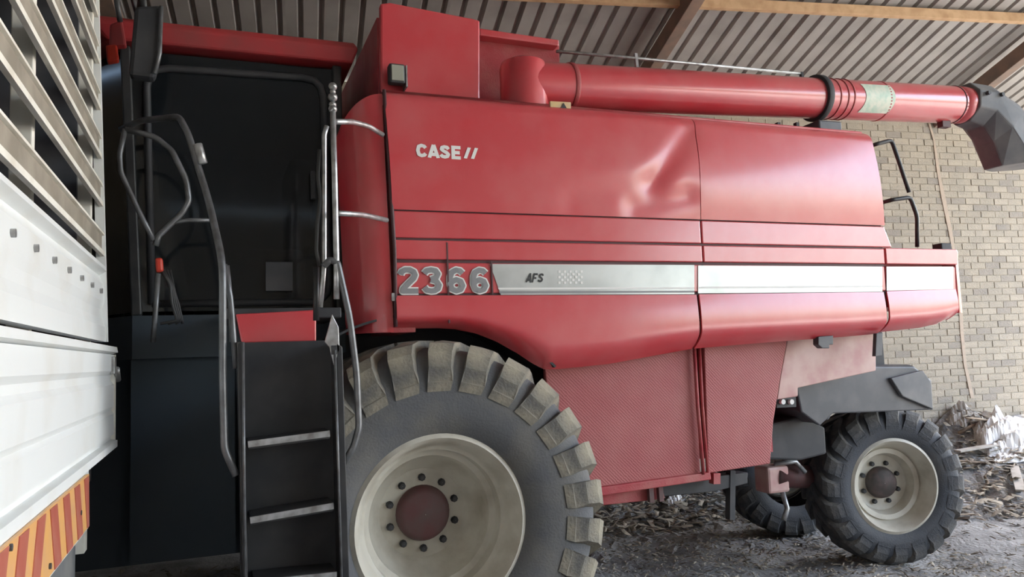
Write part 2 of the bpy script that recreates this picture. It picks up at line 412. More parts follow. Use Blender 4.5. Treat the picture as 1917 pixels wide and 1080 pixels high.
tag(t, 'wide dusty front tyre with angled lugs'); tag(rm, 'deep dished cream front rim')
RW = (4.97, 4.885, .60)
t, rm = wheel(*RW, .585, .205, .352, .19, .125, 20, R(-13), True, 8, 'rear_tyre', 'rear_rim', 'hub_dark', 'rubber_dark', 'lug_dark')
tag(t, 'narrower steered rear tyre'); tag(rm, 'small cream rear rim with dark hub')
t, rm = wheel(FW[0], 2*YC-FW[1], FW[2], .872, .375, .43, .36, .145, 26, 0, False, 10, 'front_tyre', 'front_rim')
t, rm = wheel(RW[0], 2*YC-RW[1], RW[2], .585, .205, .352, .16, .105, 20, R(-13), False, 8, 'rear_tyre', 'rear_rim', 'hub_dark', 'rubber_dark', 'lug_dark')
part(MB().tube([(FW[0], 4.15, .9), (FW[0], 2*YC-4.15, .9)], .14, 16), 'front_axle', 'black_flat', smooth=True)
part(MB().beam((RW[0], 4.95, .66), (RW[0], 2*YC-4.95, .66), .18, .16), 'rear_axle', 'hub', bevel=.02)

# ---- inner body so that nothing is hollow
part(MB().box((.98, 4.06, 1.90), (4.14, 6.84, 3.06)), 'body_core', 'red_dull')
part(MB().box((1.95, 4.28, 1.02), (3.45, 6.62, 1.9)), 'threshing_housing', 'red_dull')
part(MB().box((3.4, 4.5, 1.42), (4.7, 6.4, 1.9)), 'rear_housing', 'black_flat')
part(MB().box((4.14, 4.02, 1.95), (4.80, 6.88, 2.30)), 'tail_core', 'red_dull')
part(MB().box((.9, 6.84, 1.75), (4.85, 6.93, 3.05)), 'far_side_panel', 'red')
part(MB().box((.55, 4.62, 1.0), (1.98, 6.3, 1.9)), 'front_housing', 'black_flat')

# ---- upper side panels: rolled at the top, gently bulged
ZT, ZE, ZM, Z1, Z0 = 3.135, 2.498, 2.345, 2.229, 2.050
def upper_section(v):
    z = ZE + (ZT-.07-ZE)*min(v/.8, 1)
    y = YS - .018*math.sin(math.pi*min(v/.8, 1))
    if v > .8:
        a = (v-.8)/.2*R(80); y = YS + .09*(1-math.cos(a)); z = ZT-.07 + .075*math.sin(a)
    return y, z
def bump_dent(x, z):                           # crumpled crease before the seam
    e = 0
    for (ax, az, bx, bz, dep, wd) in ((2.42,2.70,2.70,3.02,.012,.07),(2.30,2.56,2.66,2.64,.008,.07),(1.9,2.58,2.42,2.70,.006,.09)):
        t_ = max(0, min(1, ((x-ax)*(bx-ax)+(z-az)*(bz-az))/((bx-ax)**2+(bz-az)**2)))
        d2 = (x-ax-t_*(bx-ax))**2 + (z-az-t_*(bz-az))**2
        e += dep*math.exp(-d2/wd**2)
    return e
def upper(xa0, xa1, xb0, xb1, name):
    def fn(u, v):
        y, z = upper_section(v); xa = xa0+(xa1-xa0)*v; xb = xb0+(xb1-xb0)*v; x = xa+(xb-xa)*u
        return x, y + bump_dent(x, z), z
    return solid(part(MB().grid(fn, 60, 30), name, 'red', smooth=True), .012)
upper(.866, .832, 2.752, 2.752, 'upper_side_panel')
upper(2.757, 2.757, 4.215, 4.15, 'upper_side_panel')
part(MB().tube([(.85, YS+.06, ZT+.004), (4.13, YS+.06, ZT+.004)], .016, 8), 'panel_top_edge', 'red_dull', smooth=True)

def slab(name, m, poly, y=YS, th=.03, bevel=.006, parent=H):
    return part(MB().prism(poly, y, y+th), name, m, parent, bevel=bevel)
# two narrow bands, front / rear / tail
slab('side_band', 'red', [(.872, ZM+.006), (2.752, ZM+.006), (2.752, ZE-.006), (.872, ZE-.006)])
slab('side_band', 'red', [(2.762, ZM+.006), (4.27, ZM+.006), (4.215, ZE-.006), (2.762, ZE-.006)])
slab('side_band', 'red', [(.872, Z1+.008), (2.752, Z1+.008), (2.752, ZM-.006), (.872, ZM-.006)], YS-.004)
slab('side_band', 'red', [(2.762, Z1+.008), (4.195, Z1+.008), (4.195, ZM-.006), (2.762, ZM-.006)], YS-.004)
slab('side_band', 'red', [(4.205, Z1+.008), (4.86, Z1+.008), (4.875, ZM-.02), (4.86, ZM), (4.205, ZM)], YS-.006)
# recessed dark joints
for z in (ZE, ZM, Z1, Z0):
    part(MB().box((.875, YS+.012, z-.012), (4.2, YS+.03, z+.012)), 'joint_strip', 'dark_line')
# decal strip panels
slab('decal_panel', 'red', [(.875, Z0+.008), (2.752, Z0+.008), (2.752, Z1-.008), (.875, Z1-.008)], YS+.004)
slab('decal_panel', 'red', [(2.762, Z0+.008), (4.195, Z0+.008), (4.195, Z1-.008), (2.762, Z1-.008)], YS+.004)
slab('decal_panel', 'red', [(4.205, Z0+.004), (4.835, Z0+.004), (4.845, Z1-.008), (4.205, Z1-.008)], YS+.004)
yd = YS-.001
slab('silver_stripe', 'silver', px_poly([(938,552),(1300,550.5),(1300,496),(917,494)], yd), yd, .004, 0)
slab('silver_stripe', 'silver', px_poly([(1307,549),(1652,546),(1652,499),(1307,497)], yd), yd, .004, 0)
slab('silver_stripe', 'silver', px_poly([(1660,544),(1785,541),(1785,499),(1660,499)], yd), yd, .004, 0)
slab('stripe_line', 'white_decal', px_poly([(934,542),(1300,541),(1300,537.5),(932,538.5)], yd-.002), yd-.002, .003, 0)
slab('stripe_line', 'grey_decal', px_poly([(936,549),(1300,547.5),(1300,544),(934,545)], yd-.002), yd-.002, .003, 0)
slab('stripe_line', 'white_decal', px_poly([(1307,540),(1652,537.5),(1652,534),(1307,536.5)], yd-.002), yd-.002, .003, 0)
# faded chequer beside the small lettering
mb = MB()
for i in range(9):
    for j in range(5):
        if (i+j) % 2 == 0:
            a = atY(1045+i*5.2, 506+j*5.2, yd-.002); b = atY(1049.6+i*5.2, 510.6+j*5.2, yd-.002)
            mb.box((a.x, yd-.002, b.z), (b.x, yd+.002, a.z))
part(mb, 'chequer_print', 'white_decal')
# lettering
def place_text(body, x0, y0, x1, y1, m, stroke=.26, slant=0, Y=YS-.003, outline=0):
    a = atY(x0, y1, Y); b = atY(x1, y0, Y)
    text(body, m, H, (a.x, Y, a.z), b.z-a.z, b.x-a.x, stroke, slant, outline)
place_text('CASE', 779, 273.5, 862, 294, 'white_decal', .25, 0, YS-.026)
place_text('II', 868, 277, 895, 296.5, 'white_decal', .20, .25, YS-.026)
place_text('2366', 746, 501, 913, 550, 'white_decal', .18, 0, YS-.001, .045)
place_text('2366', 746, 501, 913, 550, 'grey_decal', .18, 0, YS-.005)
place_text('AFS', 984, 511, 1018, 529, 'black', .20, .35, YS-.005)
# vertical seams through the lower front
for pxx in (836, 918):
    a = atY(pxx, 440, YS); 
    part(MB().box((a.x-.004, YS-.006, 1.90 if pxx == 836 else Z0), (a.x+.004, YS+.004, Z1+.1 if pxx == 836 else Z1)), 'panel_seam', 'dark_line')

# ---- lower side panels with the wheel arch and the rolled lower edge
def lower(pts_top, pts_bot, name, n=48):
    # pts_bot: lower outline (px); the last .10 m rolls inwards
    tp = px_poly(pts_top, YS); bt = px_poly(pts_bot, YS)
    def lerp(tab, x):
        for (xa, za), (xb, zb) in zip(tab, tab[1:]):
            if x <= xb: return za + (zb-za)*(x-xa)/max(1e-6, xb-xa)
        return tab[-1][1]
    x0, x1 = tp[0][0], tp[-1][0]
    def fn(u, v):
        x = x0 + (x1-x0)*u; zt = lerp(tp, x); zb = lerp(bt, x); L = zt-zb; roll = min(.13, L*.35)
        s_ = v*L; z = zt - s_; y = YS - .012*math.sin(math.pi*min(1, v))
        if s_ > L-roll:
            a = (s_-(L-roll))/roll; y += .085*a*a
        return x, y, z
    return solid(part(MB().grid(fn, n, 18), name, 'red', smooth=True), .012)
lower([(741,554),(1303,552)], [(741,612),(830,611),(860,613),(900,621),(940,637),(980,660),(1010,680),(1030,690),(1060,689),(1150,680),(1303,652)], 'lower_side_panel', 90)
lower([(1308,551),(1653,547)], [(1308,651),(1400,643),(1500,635),(1600,628),(1653,623)], 'lower_side_panel')
lower([(1659,545.5),(1788,542)], [(1659,620),(1740,611),(1772,604),(1788,596)], 'lower_side_panel')
# tail rounding round the corner
part(MB().loft([[Vector((4.845+.07*math.sin(a), YS+.07*(1-math.cos(a))+.0, z)) for a in [R(k*15) for k in range(7)]] + [Vector((4.80, YS+.09, z))] for z in (1.90, 2.33)]), 'tail_corner', 'red', smooth=False)
part(MB().box((4.84, 4.05, 1.95), (4.90, 6.85, 2.33)), 'tail_panel', 'red', bevel=.01)
# inner fender
def fender(u, v):
    a = R(125) - R(80)*u; r_ = 1.05
    return FW[0] + r_*math.cos(a), YS+.035 + .75*v, FW[2] + r_*math.sin(a)*1.0
solid(part(MB().grid(fender, 28, 4), 'inner_fender', 'black_flat', smooth=True), .012)
# flat dark inner wall behind the arch
part(MB().box((.62, 4.58, 1.0), (1.98, 4.62, 1.93)), 'arch_wall', 'black_flat')

# ---- lower ribbed shields
YL = 4.16
slab('ribbed_shield', 'shield', px_poly([(1020,690),(1298,640),(1312,888),(1094,918),(1040,870)], YL), YL, .03)
slab('ribbed_shield', 'shield', px_poly([(1318,640),(1476,625),(1462,700),(1448,790),(1442,868),(1326,886)], YL), YL, .03)
part(MB().tube([atY(1299,640,YL-.03), atY(1306,760,YL-.03), atY(1317,888,YL-.03)], .011, 8), 'shield_rod', 'red_dull', smooth=True)
part(MB().tube([atY(1309,640,YL-.02), atY(1315,760,YL-.02), atY(1325,886,YL-.02)], .009, 8), 'shield_rod', 'red_dull', smooth=True)
slab('shield_rail', 'red_dull', px_poly([(1090,917),(1330,884),(1332,898),(1090,934)], YL-.03), YL-.03, .06)
slab('lower_frame', 'red_dull', px_poly([(1090,930),(1240,908),(1245,934),(1090,950)], YL+.05), YL+.05, .08)
slab('lower_frame', 'black_flat', px_poly([(1235,905),(1400,884),(1400,905),(1340,920),(1238,930)], YL+.10), YL+.10, .10)
part(MB().beam(atY(1216,905,YL+.02), atY(1219,940,YL+.02), .03, .03, Vector((0,1,0))), 'hanger', 'hub')
part(MB().beam(atY(1234,905,YL+.02), atY(1237,938,YL+.02), .03, .03, Vector((0,1,0))), 'hanger', 'hub')
part(MB().beam(atY(1368,880,YL+.12), atY(1367,972,YL+.12), .04, .05, Vector((0,1,0))), 'hanger', 'black_flat')
part(MB().beam(atY(1338,885,YL+.02), atY(1338,905,YL+.02), .05, .05, Vector((0,1,0))), 'hanger', 'red_dull')

# ---- rear side sheet, dark guard boxes above and before the rear wheel
a0 = px_poly([(1476,625),(1640,612),(1640,694),(1494,726),(1494,742),(1455,748),(1462,700)], YL+.03)
slab('rear_side_sheet', 'glare_red', a0, YL+.03, .03)
slab('clip_bracket', 'charcoal', px_poly([(1532,630),(1560,628),(1560,645),(1553,645),(1553,652),(1540,652),(1532,645)], YS+.05), YS+.05, .05, .004)
slab('drop_bracket', 'charcoal', px_poly([(1641,624),(1653,623),(1651,666),(1639,667)], YS+.02), YS+.02, .03, .003)
YG = 4.36
g1 = atY(1490,722,YG); g2 = atY(1640,694,YG)
mb = MB()
P = [atY(*q, YG) for q in ((1490,722),(1640,686),(1712,686),(1745,712),(1748,768),(1560,775),(1535,798),(1500,772))]
mb.loft([[Vector((p.x, YG, p.z)) for p in P], [Vector((p.x, YG+.06, p.z+.015)) for p in P], [Vector((p.x*.99+.04, YG+.5, p.z+.02)) for p in P]])
part(mb, 'rear_mudguard', 'charcoal', bevel=.012)
slab('rear_mudguard_end', 'boot', px_poly([(1668,708),(1728,693),(1744,716),(1747,766),(1690,742)], YG-.03), YG-.03, .03, .006)
slab('lamp_bracket', 'black_flat', px_poly([(1452,742),(1490,738),(1491,762),(1454,764)], YG-.02), YG-.02, .04, .004)
for q in (1464, 1480):
    c = atY(q, 752, YG-.03); part(MB().tube([(c.x, YG-.045, c.z), (c.x, YG-.02, c.z)], .018, 10), 'marker_lamp', 'white_decal')
slab('step_box', 'black_flat', px_poly([(1430,797),(1500,778),(1545,800),(1548,850),(1500,862),(1428,860)], 4.52), 4.52, .45, .015)
c = atY(1455, 895, 5.0)
part(MB().tube([(c.x-.05, 5.0, c.z+.02), (c.x+.75, 5.15, c.z-.08)], .09, 14), 'steering_cylinder', 'hub', smooth=True)
part(MB().box((c.x-.14, 4.93, c.z-.10), (c.x+.06, 5.1, c.z+.10)), 'axle_bracket', 'glare_red', bevel=.02)
part(MB().tube([(c.x-.06, 4.95, c.z+.12), (c.x+.1, 4.9, c.z+.13), (c.x+.2, 4.92, c.z+.04)], .018, 8), 'steering_rod', 'steel', smooth=True)
part(MB().tube([(c.x, 4.95, c.z-.1), (c.x+.02, 4.93, c.z-.22), (c.x-.03, 4.92, c.z-.3)], .02, 8), 'steering_rod', 'steel', smooth=True)

# ---- front corner panel beside the cab (rounded, turned away from the light)
def corner(u, v):
    a = u*R(70); x = .828 - .22*math.sin(a) ; y = YS + .02 + .30*(1-math.cos(a))
    zt = 3.115 - .20*u*u; zb = 1.86; z = zb + (zt-zb)*v
    return x + .035*(1-v), y, z
solid(part(MB().grid(corner, 14, 8), 'front_corner_panel', 'red', smooth=True), .012)
part(MB().box((.86, 4.02, 1.86), (.99, 6.85, 3.1)), 'tank_front', 'red_dull')
part(MB().tube([atY(719,168,YS), atY(728,300,YS), atY(739,470,YS), atY(741,612,YS)], .010, 8), 'door_edge', 'dark_line', smooth=True)
part(MB().box((.85, YS-.012, 2.02), (.865, YS, 2.06)), 'latch', 'steel')

# ---- grain tank extension
YX = 4.13
slab('tank_extension', 'red', px_poly([(712,172),(899,188),(899,38),(885,34),(730,4),(712,6)], YX), YX, .05, .012)
e = px_poly([(712,172),(899,188),(899,40),(712,6)], YX)
part(MB().box((e[0][0], YX+.05, 3.05), (e[1][0]-.01, 6.75, e[2][1]-.03)), 'extension_body', 'red_dull')
YX2 = 4.55
slab('extension_rear', 'red_dull', px_poly([(897,196),(1052,205),(1047,82),(897,62)], YX2), YX2, .04, .006)
slab('extension_lip', 'red', px_poly([(897,66),(1047,86),(1047,74),(897,52)], YX2-.08), YX2-.08, .12, .01)
e2 = px_poly([(897,196),(1047,205),(1047,86),(897,66)], YX2)
part(MB().box((e2[0][0]-.2, YX2+.04, 3.05), (e2[1][0], 6.75, e2[2][1]-.02)), 'extension_body', 'red_dull')
lp = atY(742, 140, YX-.06)
wl = part(MB().box((lp.x-.045, YX-.09, lp.z-.055), (lp.x+.045, YX-.03, lp.z+.055)), 'work_light', 'black_flat', bevel=.012)
MB().box((lp.x-.034, YX-.096, lp.z-.044), (lp.x+.034, YX-.088, lp.z+.044)).build('lens', 'lens', wl, bevel=.004)
MB().box((lp.x+.048, YX-.085, lp.z-.07), (lp.x+.056, YX+.01, lp.z+.05)).build('bracket', 'steel', wl)

# ---- unloading auger
YA = 4.15
c0 = atY(985, 160, YA); A0 = Vector((c0.x+.10, YA, 3.315)); A1 = Vector((5.20, YA, 3.475))
ax = (A1-A0).normalized(); AR = .138
def along(t): return A0 + (A1-A0)*t
def tt(px, py): p = atY(px, py, YA); return (p.x-A0.x)/(A1.x-A0.x)
au = part(MB().tube([along(-.03), along(1)], AR, 40), 'auger_tube', 'red', smooth=True)
au.modifiers.new('es', 'EDGE_SPLIT').split_angle = R(50)
vx = A0.x-.115
vb = part(MB().tube([(vx, YA, 2.95), (vx, YA, 3.40), (vx, YA, 3.435), (vx, YA, 3.452)], [.142,.142,.130,.095], 36), 'auger_elbow', 'red', smooth=True)
vb.modifiers.new('es', 'EDGE_SPLIT').split_angle = R(40)
def ring_band(t, r_, wd, m, name):
    c = along(t); return part(MB().tube([c-ax*wd/2, c+ax*wd/2], r_, 40), name, m, smooth=True, bevel=.004)
ring_band(tt(1527,188), AR+.022, .045, 'black_flat', 'auger_clamp')
for q in (1548, 1562, 1573): ring_band(tt(q,190), AR+.005, .012, 'red_dull', 'tube_bead')
ring_band(tt(1780,200), AR+.004, .012, 'dark_line', 'tube_bead')
ring_band(tt(1640,190), AR+.003, .02, 'red_dull', 'tube_bead')
ring_band(tt(1065,165), AR+.006, .03, 'red_dull', 'tube_bead')
# faded sticker wrapped on the lower front of the tube
t0, t1 = tt(1588,205), tt(1642,205)
def stick(u, v):
    a = R(-160) + R(88)*v; p = along(t0+(t1-t0)*(u + .12*math.sin(v*3)))
    return p + (Vector((0,-1,0))*math.cos(a+R(105)) + Vector((0,0,1))*math.sin(a+R(105)))*(AR+.002)
solid(part(MB().grid(stick, 8, 10), 'tube_sticker', 'label_green', smooth=True), .002)
cl = atY(1535, 240, YA)
part(MB().box((cl.x-.10, YA-.10, 3.14), (cl.x+.10, YA+.12, 3.23)), 'auger_cradle', 'charcoal', bevel=.012)
part(MB().beam((cl.x-.30, YA-.04, 3.15), (cl.x+.35, YA-.04, 3.155), .05, .02), 'cradle_bar', 'boot')
for q in (1404, 1455, 1490): 
    c = atY(q, 236, YA-.06); part(MB().box((c.x-.012, YA-.08, c.z-.03), (c.x+.012, YA-.05, c.z+.02)), 'cradle_bolt', 'black_flat')
# rubber spout boot hanging from the end
def octo(c, n, w_, h_):
    n = n.normalized(); s_ = Vector((0,1,0)); q = n.cross(s_).normalized(); k = .42
    pts = [(-1,-k),(-k,-1),(k,-1),(1,-k),(1,k),(k,1),(-k,1),(-1,k)]
    return [c + s_*a*w_ + q*b*h_ for a, b in pts]
E1 = A1
part(MB().tube([E1-ax*.02, E1+ax*.10, E1+ax*.20+Vector((0,0,-.015))], [AR, AR*.99, AR*.95], 32), 'spout_neck', 'red', smooth=True)
rings = [octo(E1+Vector((.10,0,.015)), Vector((1,0,-.10)), .150, .150), octo(E1+Vector((.27,0,-.005)), Vector((1,0,-.35)), .165, .170),
         octo(E1+Vector((.44,-.01,-.13)), Vector((.75,0,-.75)), .175, .22), octo(E1+Vector((.70,-.02,-.435)), Vector((.10,0,-1)), .18, .36)]
bt = part(MB().loft(rings), 'spout_boot', 'boot', bevel=.01)
for dx in (.16, .30):
    c = E1 + Vector((dx, -.16, .05)); part(MB().tube([c, c+Vector((0,-.025,0))], .016, 8), 'boot_bolt', 'black_flat')
part(MB().box((atY(1765,242,YA).x-.03, YA-.03, 3.29), (atY(1765,242,YA).x+.05, YA+.02, 3.345)), 'spout_tab', 'hub')
# thin pipe above the tube
p0 = atY(1042, 96, 4.32); p1 = atY(1190, 109, 4.30); p2 = atY(1500, 138, 4.26)
part(MB().tube([p0, p1, p2], .011, 8), 'grease_pipe', 'steel', smooth=True)
part(MB().beam(p1+Vector((0,0,.03)), Vector((p1.x, p1.y-.02, 3.46)), .02, .02, Vector((0,1,0))), 'pipe_clip', 'steel')
part(MB().beam(p2+Vector((0,0,.01)), Vector((p2.x, p2.y-.02, 3.46)), .02, .02, Vector((0,1,0))), 'pipe_clip', 'black_flat')
wq = px_poly([(1030,189),(1069,191),(1069,207),(1030,205)], YS+.04)
slab('warning_label', 'yellow', wq, YS+.04, .02, .003)
c = atY(1055, 199, YS+.04); part(MB().prism([(c.x-.02, c.z-.015), (c.x+.02, c.z-.015), (c.x, c.z+.018)], YS+.035, YS+.045), 'warning_mark', 'black_flat')

# ---- rear rails and the block on the tail
def rail(pts, Y, r_=.013, m='black', name='handrail', parent=H):
    q = [Vector(atY(a, b, Y if not isinstance(Y, list) else Y[i])) for i, (a, b) in enumerate(pts)]
    return part(MB().tube(smooth_path(q), r_, 8), name, m, parent, smooth=True)
def smooth_path(q, cut=.22):
    if len(q) < 3: return q
    out = [q[0]]
    for i in range(1, len(q)-1):
        a, b, c = q[i-1], q[i], q[i+1]
        l = min((a-b).length, (c-b).length)*cut
        p1, p2 = b+(a-b).normalized()*l, b+(c-b).normalized()*l
        for t_ in (0, .33, .67, 1): out.append(p1*(1-t_)**2 + b*2*t_*(1-t_) + p2*t_**2)
    return out + [q[-1]]
rail([(1622,276),(1640,270),(1669,262),(1682,300),(1702,360)], [4.1,4.0,4.0,4.0,4.0], .014)
rail([(1648,380),(1670,374),(1704,369),(1717,405),(1717,462)], [4.1,4.0,4.0,4.0,4.0], .014)
q = atY(1765, 456, 4.05); part(MB().box((q.x-.05, 4.02, ZM-.01), (q.x+.05, 4.10, ZM+.055)), 'tail_lamp', 'black_flat', bevel=.008)

# ---- cab
CXA, CXB, CY0, CY1, CZ0, CZ1 = -.62, .66, 4.40, 6.50, 1.99, 3.405
def cab_ring(z, o=0, fr=0):
    return [Vector((CXB+o, CY0-o, z)), Vector((CXB+o, CY1+o, z)), Vector((CXA+.25-o-fr, CY1+o, z)), Vector((CXA-o-fr, CY1-.35+o, z)), Vector((CXA-o-fr, CY0+.35-o, z)), Vector((CXA+.25-o-fr, CY0-o, z))]
lo, hi = cab_ring(CZ0), cab_ring(CZ1, 0, .06)
panes = ['rear_window', 'side_window', 'side_window', 'windscreen', 'side_window', 'cab_door']
for i in range(6):
    a, b, c, d = lo[i], lo[(i+1)%6], hi[(i+1)%6], hi[i]
    nrm = (b-a).cross(d-a).normalized()*.008
    ins = lambda p, c_: p + (c_-p)*.03
    ce = (a+b+c+d)/4
    P = [ins(p, ce) for p in (a,b,c,d)]
    part(MB().loft([[p-nrm for p in P], [p+nrm for p in P]]), panes[i], 'glass')
    part(MB().beam(a, d, .05, .05, Vector((0,1,0))), 'cab_pillar', 'black', bevel=.008)
# door frame of the near side
part(MB().tube(smooth_path([Vector((x, CY0-.015, z)) for x, z in ((-.30,2.05),(-.33,3.30),(.58,3.32),(.60,2.05),(-.30,2.05))], .12), .020, 8), 'door_frame', 'black_flat', smooth=True)
part(MB().box((.50, CY0-.05, 2.62), (.53, CY0-.02, 2.78)), 'door_handle', 'black_flat', bevel=.006)
part(MB().loft([cab_ring(CZ0-.22, .02), cab_ring(CZ0, .02)]), 'cab_base', 'shade_blue')
rr = [cab_ring(CZ1, .08, .06), cab_ring(CZ1+.08, .11, .10), cab_ring(CZ1+.115, .09, .09), cab_ring(CZ1+.14, .0, .0)]
part(MB().loft(rr), 'cab_roof', 'red_roof', bevel=.012)
# seat, steering column and pale sticker seen through the glass
se = part(MB().box((.05, 5.1, 2.0), (.55, 5.7, 2.45)), 'cab_seat', 'seat', bevel=.05)
MB().box((.45, 5.12, 2.45), (.60, 5.68, 3.05)).build('backrest', 'seat', se, bevel=.05)
part(MB().tube([(-.15, 5.4, 2.0), (-.28, 5.4, 2.62)], .04, 10), 'steering_column', 'seat', smooth=True)
part(MB().tube([(-.27+.05*math.sin(a)*0, 5.4+.19*math.cos(a), 2.66+.19*math.sin(a)*.5) for a in [2*math.pi*k/20 for k in range(21)]], .015, 6), 'steering_wheel', 'seat', smooth=True)
st_ = px_poly([(497,490),(548,490),(548,545),(497,545)], CY0-.03)
slab('notice', 'charcoal', st_, CY0-.03, .008, .003)

# platform with its red edge
part(MB().box((.03, 3.78, 1.93), (.57, 4.42, 1.98)), 'platform', 'black_flat', bevel=.006)
slab('platform_edge', 'red', px_poly([(441,588),(592,580),(592,639),(452,642)], 3.76), 3.76, .05, .006)
part(MB().box((-.40, 4.44, .74), (.10, 4.50, 1.80)), 'dark_backing', 'shade_blue')  # dark sheet added where there is only darkness beside the ladder
# feeder house in front
fh = [(-.2,1.15),(-.2,1.85),(-1.9,1.05),(-1.9,.35)]
part(MB().prism(fh, 4.85, 6.05), 'feeder_house', 'shade_blue', bevel=.02)
part(MB().box((-.75, 4.62, .70), (.54, 6.2, 1.9)), 'cab_underframe', 'shade_blue')  # block stretched in the shade tone to fill the dark under the cab

# ---- ladder
LT = Vector((.34, 3.50, 0)); 
ladder = part(MB().prism([(p.x, p.z) for p in (atY(628,640,3.50), atY(640,650,3.50), atY(656,1175,3.50), atY(641,1175,3.50))], 3.48, 3.66), 'ladder_stile', 'black', bevel=.004)
part(MB().prism([(p.x, p.z) for p in (atY(443,640,3.50), atY(454,640,3.50), atY(466,1180,3.50), atY(456,1180,3.50))], 3.48, 3.66), 'ladder_stile', 'black', bevel=.004)
for (a, b) in (((464,826),(617,806)), ((468,968),(624,941)), ((474,1086),(630,1070)), ((476,1175),(640,1160))):
    p, q = atY(*a, 3.48), atY(*b, 3.48); p.y = q.y = 3.48
    st = part(MB().add([p, q, q+Vector((0,.17,0)), p+Vector((0,.17,0)), p-Vector((0,0,.035)), q-Vector((0,0,.035)), q+Vector((0,.17,-.035)), p+Vector((0,.17,-.035))],
         [(0,1,2,3),(7,6,5,4),(0,4,5,1),(1,5,6,2),(2,6,7,3),(3,7,4,0)]), 'ladder_step', 'black', bevel=.004)
    MB().beam(p+Vector((0,-.004,-.012)), q+Vector((0,-.004,-.012)), .010, .026).build('step_nosing', 'steel', st)
part(MB().box((.10, 3.665, .55), (.53, 3.685, 1.82)), 'ladder_back', 'black_flat')
# paler tubes drawn as the highlight along the stile edges
part(MB().tube([atY(627,655,3.47), atY(640,1110,3.47)], .006, 6), 'stile_highlight', 'rail', smooth=True)
part(MB().tube([atY(455,640,3.47), atY(459,1110,3.47)], .006, 6), 'stile_highlight', 'rail', smooth=True)

# ---- handrails at the ladder
YH = 3.50
rail([(225,243),(262,226),(335,218),(352,250),(392,380),(417,492),(417,700),(420,840),(442,890)], [4.2,4.15,4.0,3.9,3.75,YH,YH,YH,YH], .016, 'rail')
rail([(420,495),(432,560),(438,640),(441,690)], YH+.03, .012, 'rail')
rail([(425,497),(430,540),(434,640)], YH+.06, .010, 'rail')
rail([(234,242),(290,256),(322,282),(348,335),(354,375),(340,400),(296,442),(291,460)], 3.98, .014, 'rail', 'mirror_guard')
rail([(234,242),(224,290),(226,322),(262,400),(288,450)], 3.98, .012, 'rail', 'mirror_guard')
rail([(318,418),(350,412),(392,412)], 3.98, .010, 'rail', 'mirror_guard')
rail([(370,270),(374,284),(380,306)], 3.74, .020, 'steel', 'rail_sleeve')
# right hand post with beads, second rail, chain
rail([(623,205),(627,350),(630,488),(630,560)], YH, .013, 'steel')
for yy, r_ in ((162,.020),(172,.014),(182,.022),(196,.017),(204,.020)):
    c = atY(623, yy, YH); part(MB().lathe([(.001,-r_),(r_*.7,-r_*.7),(r_,0),(r_*.7,r_*.7),(.001,r_)], 10), 'post_bead', 'steel', smooth=True).location = c - WPOS[H.name]
rail([(612,236),(607,252),(607,330),(607,500),(600,575)], YH+.05, .011, 'steel')
rail([(598,280),(595,330),(600,370),(594,420),(592,470),(598,498)], YH+.05, .009, 'hose', 'cable')
rail([(592,500),(592,600)], YH+.08, .014, 'black')
rail([(606,498),(618,486),(632,492),(655,595),(668,700),(672,800),(662,836),(643,868)], YH, .015, 'rail')
rail([(628,228),(660,228),(690,236),(716,252)], [YH+.02,3.72,3.82,3.94], .013, 'steel', 'grab_bar')
rail([(632,399),(680,402),(724,412)], [YH+.02,3.75,3.94], .013, 'steel', 'grab_bar')
slab('hinge_plate', 'steel', px_poly([(622,588),(634,612),(636,655),(625,684),(617,650),(608,640)], YH-.02), YH-.02, .015, .003)
c = atY(626, 655, YH-.03); part(MB().box((c.x-.012, YH-.03, c.z-.02), (c.x+.012, YH-.015, c.z+.02)), 'hinge_bolt', 'black_flat')

# ---- mirror, red lamps
mm = px_poly([(240,140),(252,10),(303,8),(300,100),(288,146)], 4.02)
mi = slab('mirror_housing', 'black_flat', mm, 4.02, .09, .02)
MB().tube([atY(302,12,4.01), atY(299,100,4.01), atY(290,138,4.01)], .010, 8).build('mirror_edge', 'rail', mi, smooth=True)
part(MB().tube([atY(270,20,4.06), atY(266,-20,4.1), Vector((-.36,4.30,3.52))], .016, 8), 'mirror_arm', 'black', smooth=True)
part(MB().tube([atY(225,40,4.15), atY(218,2,4.15), atY(240,-30,4.2), Vector((-.36,4.30,3.52))], .013, 8), 'lamp_arm', 'rail', smooth=True)
slab('indicator_lamp', 'amber', px_poly([(197,84),(218,82),(222,112),(200,116)], 4.18), 4.18, .05, .008)
slab('lamp_body', 'red_roof', px_poly([(205,45),(228,35),(236,84),(204,86)], 4.18), 4.18, .06, .01)
slab('lever_knob', 'amber', px_poly([(290,482),(304,482),(306,508),(292,510)], 4.0), 4.0, .04, .01)
for k in range(4):
    rail([(300+k*6,505),(318+k*3,530+k*6),(322+k*4,570),(332+k*3,600),(300+k*14,606)], 4.02+.02*k, .007, 'hose', 'hydraulic_hose')
part(MB().tube([atY(296,512,4.0), atY(290,600,4.02), atY(286,640,4.05)], .012, 8), 'lever', 'rail', smooth=True)

